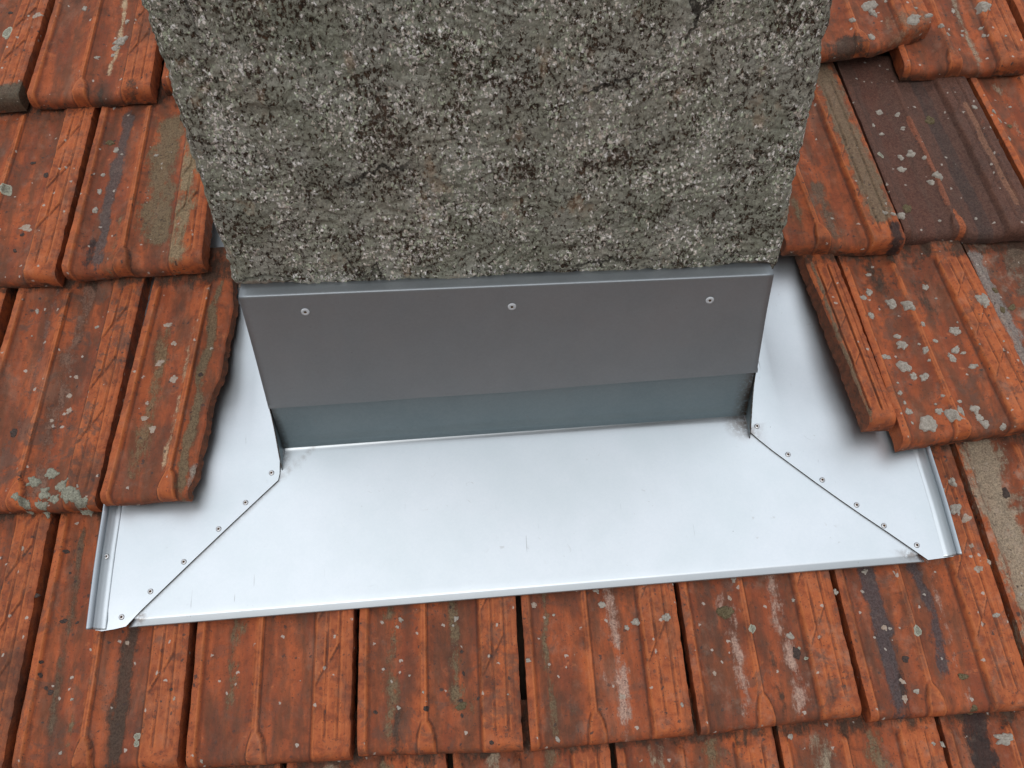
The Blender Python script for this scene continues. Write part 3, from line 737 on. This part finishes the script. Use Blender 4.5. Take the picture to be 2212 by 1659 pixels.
# parts standing against the chimney, in upright coordinates (u, d outwards-back, h)
def up(u, d, h):
    p = Vector((u, CY+d, CZ+h))
    q = Matrix.Rotation(-SLOPE, 3, 'X') @ (p-fl.location)
    return tuple(q)
base_h = .0158
def upright_sheet(name, rows_, mat, parent, conv, thick=.001, dirt=None):
    nr_, nc = len(rows_), len(rows_[0])
    P = [conv(*p) for r in rows_ for p in r]
    idx = np.arange(nr_*nc).reshape(nr_, nc)
    F = np.stack([idx[:-1, :-1], idx[:-1, 1:], idx[1:, 1:], idx[1:, :-1]], -1).reshape(-1, 4)
    o = mesh_obj(name, P, F, mat, parent, attrs={'dirt': ('FLOAT', dirt if dirt else [0.0]*len(P))})
    sd = o.modifiers.new('thickness', 'SOLIDIFY'); sd.thickness = thick; sd.offset = 0
    return o
# upstand of the apron
us = np.linspace(.3140, .9125, 60); rw = []; dd = []
for t in np.linspace(0, 1, 14):
    r_ = []
    for u in us:
        off = (u-.312)*-.002
        r_.append((u, off-.0005+.004*t*t-(.0035*(1-t/.1)**2 if t < .1 else 0), base_h+(u-.312)*.008+.13*t))
        dd.append(min(1, 1.1*max(0, 1-(.9125-u)/.016)*(.4+.6*(1-t))+.7*max(0, 1-(u-.3140)/.006)*(1-t)))
    rw.append(r_)
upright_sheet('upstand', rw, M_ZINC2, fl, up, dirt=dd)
# side upstands turned up along both chimney cheeks with curved front ends
for sgn, uc in ((-1, .3115), (1, .9160)):
    rw = []; dd = []
    for t in np.linspace(0, 1, 12):
        r_ = []
        h = .085*t
        front = -.028+.030*math.sin(min(1, t*1.05)*math.pi/2)**1.3
        for s_ in np.linspace(0, 1, 40):
            d = front+(.40-front)*s_**1.5
            r_.append((uc+sgn*(-.0015+.0015*t), d, base_h+h+d*math.tan(SLOPE)-.003-d*.03-(.008 if d > .03 else 0)))
            dd.append(max(0, 1-s_*12)*.9)
        rw.append(r_)
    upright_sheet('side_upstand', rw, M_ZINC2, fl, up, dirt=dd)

# cover flashing screwed to the chimney face
cf = empty('cover_flashing', (.6145, CY, CZ+.16))
tag(cf, 'flat dull grey metal cover strip fixed to the chimney front with three white washered screws', 'flashing')
def cup(u, d, h): return (u-.6145, d, h-.16)
def edges(t):   # t 0 bottom .. 1 top: left and right u, left and right h
    return .3135+.0075*t, .9135-.0055*t+(.001 if t < .05 else 0), .0915+(.2665-.0915)*t, .0975+(.2500-.0975)*t
rw = []
prof = [(t, -.0075+.0025*math.sin(t*math.pi)*.8, 0) for t in np.linspace(0, .985, 30)]
prof += [(1, -.0074, -.0010), (1, -.0071, -.0004), (1, -.0065, -.0001), (1, -.0050, .0001), (1, .004, .0008), (1, .014, .0016)]
for t, d, dh in prof:
    l, r, hl, hr = edges(t)
    rr_ = []
    for s_ in np.linspace(0, 1, 70):
        u = l+(r-l)*s_
        h = hl+(hr-hl)*s_+dh+(.0006*float(VN(u*14, 3)) if t == 0 else 0)
        rr_.append((u, d+.0006*float(VN(u*5, t*3, 7))+(.0012*(1-t)*abs(s_-.5)*2), h))
    rw.append(rr_)
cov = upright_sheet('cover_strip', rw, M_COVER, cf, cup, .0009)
for i in range(69): cov.data.polygons[i].use_smooth = False

# fasteners
def lathe(name, prof, mats, parent, M, seg=20):
    V = []; F = []; MI = []
    for r, z, mi in prof:
        for i in range(seg):
            a = 2*math.pi*i/seg; V.append(M @ Vector((r*math.cos(a), r*math.sin(a), z)))
    for k in range(len(prof)-1):
        for i in range(seg):
            j = (i+1) % seg; F.append((k*seg+i, k*seg+j, (k+1)*seg+j, (k+1)*seg+i)); MI.append(prof[k+1][2])
    n = len(prof)-1; F.append(tuple(n*seg+i for i in range(seg))); MI.append(prof[-1][2])
    me = bpy.data.meshes.new(name); me.from_pydata([tuple(v) for v in V], [], F)
    for m_ in mats: me.materials.append(m_)
    me.polygons.foreach_set('material_index', MI); me.polygons.foreach_set('use_smooth', [True]*len(F))
    o = bpy.data.objects.new(name, me); COL.objects.link(o); o.parent = parent; return o
RIV = [(0.3002, 0.3362), (0.2694, 0.2992), (0.238, 0.2675), (0.1984, 0.2292), (0.1613, 0.1959), (0.1296, 0.168), (0.1047, 0.2416),
       (0.9262, 0.3549), (0.9584, 0.3137), (0.9946, 0.2771), (1.03, 0.2419), (1.0573, 0.2135), (1.0911, 0.1868)]
rp = [(.0035, -.0002, 0), (.0034, .0004, 0), (.0029, .0009, 0), (.0021, .0012, 0), (.0015, .0012, 0), (.0012, .0009, 1), (.0011, .0003, 1)]
for i, (u, v) in enumerate(RIV):
    par = left if u < .6 else right
    lathe('rivet', rp, [M_RIVET, M_HOLE], par, Matrix.Translation(loc(u, v, nside(u, v)+(.0048 if u < .11 else 0))))
wp = [(.0048, 0, 0), (.0046, .0008, 0), (.0041, .0014, 0), (.0026, .0014, 0), (.0016, .0011, 0), (.0013, .0007, 1), (.0011, .0003, 1)]
for (u, h) in ((.388, .240), (.6166, .2282), (.8405, .2188)):
    mt = Matrix.Translation((u-.6145, -.0070, h-.16)) @ Matrix.Rotation(math.pi/2, 4, 'X')
    lathe('screw', wp, [M_WASHER, M_HOLE], cf, mt)

# ------------------------------------------------------------------ mortar, lichen and moss on the tiles
BLOBS = """m1.121,0.568,3.8 m1.114,0.538,5.3 m1.102,0.528,4.6 m1.137,0.517,6.7 m1.156,0.507,7.5 m1.105,0.499,5.4 m1.168,0.479,4.5 m1.193,0.54,4.6 m1.256,0.506,9.4 m1.27,0.495,4.2 m1.21,0.467,6.6 m1.131,0.464,4.1 m1.133,0.45,6.6 m1.153,0.448,2.0 m1.158,0.437,4.1 m1.107,0.433,5.7 m1.158,0.422,2.0 m1.128,0.418,9.1 m1.134,0.402,5.0 m1.146,0.399,5.6 m1.2,0.437,6.1 m1.192,0.427,5.7 m1.215,0.411,5.1 m1.209,0.432,2.9 m1.178,0.453,3.7 m1.111,0.394,2.0 m1.109,0.379,4.0 m1.112,0.352,5.0 m1.111,0.365,2.4 m1.132,0.333,10.9 m1.148,0.349,4.4 m1.161,0.342,7.9 m1.175,0.346,6.9 m1.167,0.335,3.6 m1.196,0.349,6.4 m1.198,0.337,4.9 m1.203,0.328,5.5 m1.252,0.329,7.9 m1.263,0.353,5.6 m1.223,0.322,3.9 m1.276,0.393,2.4 m1.159,0.369,2.4 m1.18,0.361,2.8 m1.112,0.336,2.0 m1.201,0.52,1.7 m1.216,0.479,1.4 m1.259,0.44,1.6 m1.228,0.439,1.2 m1.148,0.359,1.6 m1.163,0.265,5.4 m1.157,0.23,7.6 m1.148,0.257,2.3 g1.289,0.498,6.2 g1.291,0.531,4.2 g1.307,0.504,5.2 d1.232,0.249,5.8 m1.213,1.02,10.8 m1.212,1.004,7.2 m1.393,1.009,10.8 m1.172,0.981,5.2 m1.195,0.951,5.9 m1.261,0.969,10.7 m1.283,0.973,5.9 m1.316,0.978,5.2 m1.326,0.965,3.3 m1.2,0.844,5.1 m1.223,0.833,4.1 m1.184,0.818,3.2 m1.225,0.807,2.7 m1.192,0.8,3.4 m1.204,0.733,5.3 m1.223,0.758,6.3 m1.209,0.754,4.5 m1.238,0.746,3.1 m1.25,0.711,8.4 m1.236,0.702,4.9 g1.272,0.821,8.0 l1.177,0.756,5.4 g1.192,0.661,7.6 m1.148,0.644,3.5 m1.159,0.64,3.5 m1.176,0.644,6.1 m1.336,0.831,3.7 m1.285,0.638,2.2 m1.231,0.636,2.2 m1.336,0.934,1.9 m1.353,0.974,2.4 m1.35,0.965,2.8 m1.293,1.031,4.3 m1.271,0.994,2.4 m1.236,1.024,2.4 m1.351,1.017,3.4 m1.38,0.958,3.3 m1.38,0.973,3.3 m1.406,0.946,1.9 m1.4,0.839,2.3 m1.366,0.825,4.1 m1.372,0.81,3.6 m1.375,0.774,3.6 g1.387,0.801,4.1 m-0.025,1.132,5.4 f-0.092,1.113,6.9 l-0.14,1.089,11.0 m0.042,1.055,9.7 m0.034,1.042,6.0 m0.011,1.021,3.8 m0.033,1.026,3.6 m0.046,1.098,4.4 l-0.1,0.792,9.0 m0.051,0.855,5.0 g0.041,0.868,5.1 m0.061,0.845,2.3 m0.039,0.807,3.6 m0.039,0.777,4.0 m0.038,0.742,4.9 m0.113,0.838,3.0 m0.11,0.759,1.1 m0.11,0.772,0.9 m0.11,0.751,1.1 f-0.063,0.725,6.6 m0.111,0.993,3.3 d-0.049,0.818,5.0 d-0.066,0.713,3.3 d-0.071,0.686,3.1 d-0.074,0.844,3.6 d-0.146,1.136,3.9 f-0.056,0.72,4.0 m-0.038,0.597,3.0 m0.049,0.566,2.9 m-0.039,0.559,1.3 f0.03,0.442,4.5 d-0.036,0.414,6.0 c0.002,0.343,7.6 c0.023,0.352,7.6 c0.018,0.328,7.5 c0.04,0.335,8.6 c0.051,0.322,9.8 c0.066,0.313,10.7 c-0.002,0.314,7.5 c0.016,0.31,8.6 f0.032,0.49,2.9 f0.026,0.463,3.7 f0.01,0.428,2.8 f0.152,0.557,5.5 f0.163,0.527,4.2 f0.147,0.498,5.4 f0.139,0.438,2.8 f0.139,0.416,4.4 d0.205,0.475,3.3 m0.064,0.331,2.3 d0.042,0.257,3.4 d0.018,0.203,3.0 d0.05,0.171,4.1 d0.066,0.168,2.2 f-0.01,0.263,2.7 d0.034,0.124,2.2 d0.047,0.089,3.6 m0.074,0.08,2.2 l0.156,0.034,4.6 l0.156,0.026,3.9 f0.198,0.072,2.2 m0.07,0.022,2.1 m0.232,0.002,1.8 d0.049,0.23,1.7 d0.078,0.215,1.3 d0.035,0.109,2.5 d0.042,0.094,2.3 f0.13,0.14,2.6 d0.193,0.082,2.2 m0.459,0.144,3.3 m0.455,0.136,2.2 m0.526,0.141,3.3 m0.522,0.133,1.7 m0.455,0.044,2.5 m0.469,0.079,1.6 d0.531,0.102,2.2 d0.532,0.077,2.3 d0.528,0.047,2.5 g0.528,0.041,5.3 d0.548,0.048,2.1 d0.528,0.031,2.3 d0.561,0,2.6 d0.488,0.041,3.2 m0.485,0.059,1.4 m0.583,0.05,1.4 m0.34,0.082,0.9 d0.429,0.041,2.5 f0.621,0.15,4.1 m0.644,0.137,1.7 m0.703,0.145,4.8 m0.698,0.163,4.1 m0.741,0.121,5.1 m0.73,0.116,2.9 m0.777,0.124,4.8 g0.85,0.126,10.1 f0.858,0.142,3.0 l0.878,0.104,5.5 f0.715,0.039,3.6 m0.636,-0.002,3.2 m0.756,0.165,2.6 m0.866,0.163,3.7 m0.781,0.025,2.1 m0.609,0.086,2.7 m0.795,0.014,2.1 f0.826,0.057,2.7 l1.072,0.088,6.9 d0.926,0.073,6.1 l0.935,0.066,2.2 l0.93,0.078,1.8 m0.923,0.093,4.5 m0.984,0.139,3.3 d1.051,0.057,4.0 f1.037,0.094,3.6 f1.042,0.033,3.6 m1.054,0.021,3.2 f1.04,0.014,3.5 m1.168,0.099,3.3 g1.114,0.034,4.6 g1.118,-0.003,4.6 f1.163,0.154,5.2 f1.163,0.183,3.4 f1.178,0.162,3.4 m1.151,-0.037,7.8 m1.066,-0.036,2.1 m1.076,-0.038,3.5 m1.03,0.163,3.7 m0.934,0.134,2.2 m0.907,-0.018,3.5 f1.167,0.218,5.7 c0.058,0.318,7.4 c0.030,0.319,6.6 c0.074,0.309,4.9 c0.046,0.327,6.6 c-0.010,0.322,4.9 f0.17,0.47,6 f0.15,0.40,5"""
KIND = {'m': ('mortar_splash', [M_MORTAR], .34), 'f': ('lime_film', [M_FLAT], .05), 'l': ('lichen_patch', [M_LICH, M_LRIM], .16), 'c': ('lichen_patch', [M_LICH, M_LRIM], .30), 'd': ('black_lichen', [M_DARK], .14), 'g': ('moss_clump', [M_MOSS], .32)}
VT_ = [(o, V.reshape(-1, 3), org) for o, V, org, q in TILES]
for bi, s_ in enumerate(BLOBS.split()):
    kd = s_[0]; u, v, r = [float(x) for x in s_[1:].split(',')]; r *= .001
    best = None
    for o, V, org in VT_:
        d = np.hypot(V[:, 0]-u, V[:, 1]-v)
        i = int(d.argmin())
        if d[i] < .0035 and (best is None or V[i, 2] > best[3][i_, 2] if best else True):
            best = (o, org, i, V); i_ = i
    if best is None: continue
    o, org, i, V = best
    near = V[np.hypot(V[:, 0]-u, V[:, 1]-v) < r*2.6+.004]
    name, mats, hk = KIND[kd]
    if kd == 'm' and r < .002: hk = .5
    N = 26; RN = 7
    ecc = .75+.5*random.Random(bi).random(); ang = random.Random(bi+99).random()*.9-.2
    P = []; F = []; MI = []
    rag = {'m': .85, 'f': .9, 'l': .40, 'd': .6, 'g': .8, 'c': 1.1}[kd]
    P.append((u, v, 0, 0.0))
    for k_ in range(1, RN+1):
        t = k_/RN
        for j in range(N):
            a = 2*math.pi*j/N
            w_ = 1+rag*float(fbm(math.cos(a)*1.7+bi*1.3, math.sin(a)*1.7, bi*.7, 4))
            x, y = math.cos(a)*r*w_*t*ecc, math.sin(a)*r*w_*t/ecc
            P.append((u+x*math.cos(ang)-y*math.sin(ang), v+x*math.sin(ang)+y*math.cos(ang), t, a))
    P = np.array(P)
    dd_ = np.hypot(near[None, :, 0]-P[:, None, 0], near[None, :, 1]-P[:, None, 1])
    kk = np.argsort(dd_, 1)[:, :4]
    ww = 1/(np.take_along_axis(dd_, kk, 1)+.0002); ww /= ww.sum(1, keepdims=True)
    zs = (near[kk][:, :, 2]*ww).sum(1)
    dome = np.sqrt(np.clip(1-P[:, 2]**2.2, 0, 1))
    if kd == 'l': dome = np.clip(1-P[:, 2]**6, 0, 1)*(.5+.9*P[:, 2]**2)
    rough = 1+.9*fbm(P[:, 0]*420, P[:, 1]*420, bi, 3) if kd != 'f' else 1
    hgt = np.clip(dome*rough, 0, 2)*min(r*hk, .0036)+.0003-.0012*(P[:, 2] > .99)
    loc_ = np.stack([P[:, 0]-org[0], P[:, 1]-org[1], zs+hgt], 1)
    for j in range(N): F.append((0, 1+j, 1+(j+1) % N)); MI.append(0)
    for k_ in range(1, RN):
        b0 = 1+(k_-1)*N; b1 = 1+k_*N
        for j in range(N): F.append((b0+j, b1+j, b1+(j+1) % N, b0+(j+1) % N)); MI.append(1 if (kd == 'l' and k_ >= RN-2) else 0)
    me = bpy.data.meshes.new(name); me.from_pydata([tuple(p) for p in loc_], [], F)
    for m_ in mats: me.materials.append(m_)
    me.polygons.foreach_set('material_index', MI); me.polygons.foreach_set('use_smooth', [True]*len(F))
    b_ = bpy.data.objects.new(name, me); COL.objects.link(b_); b_.parent = o
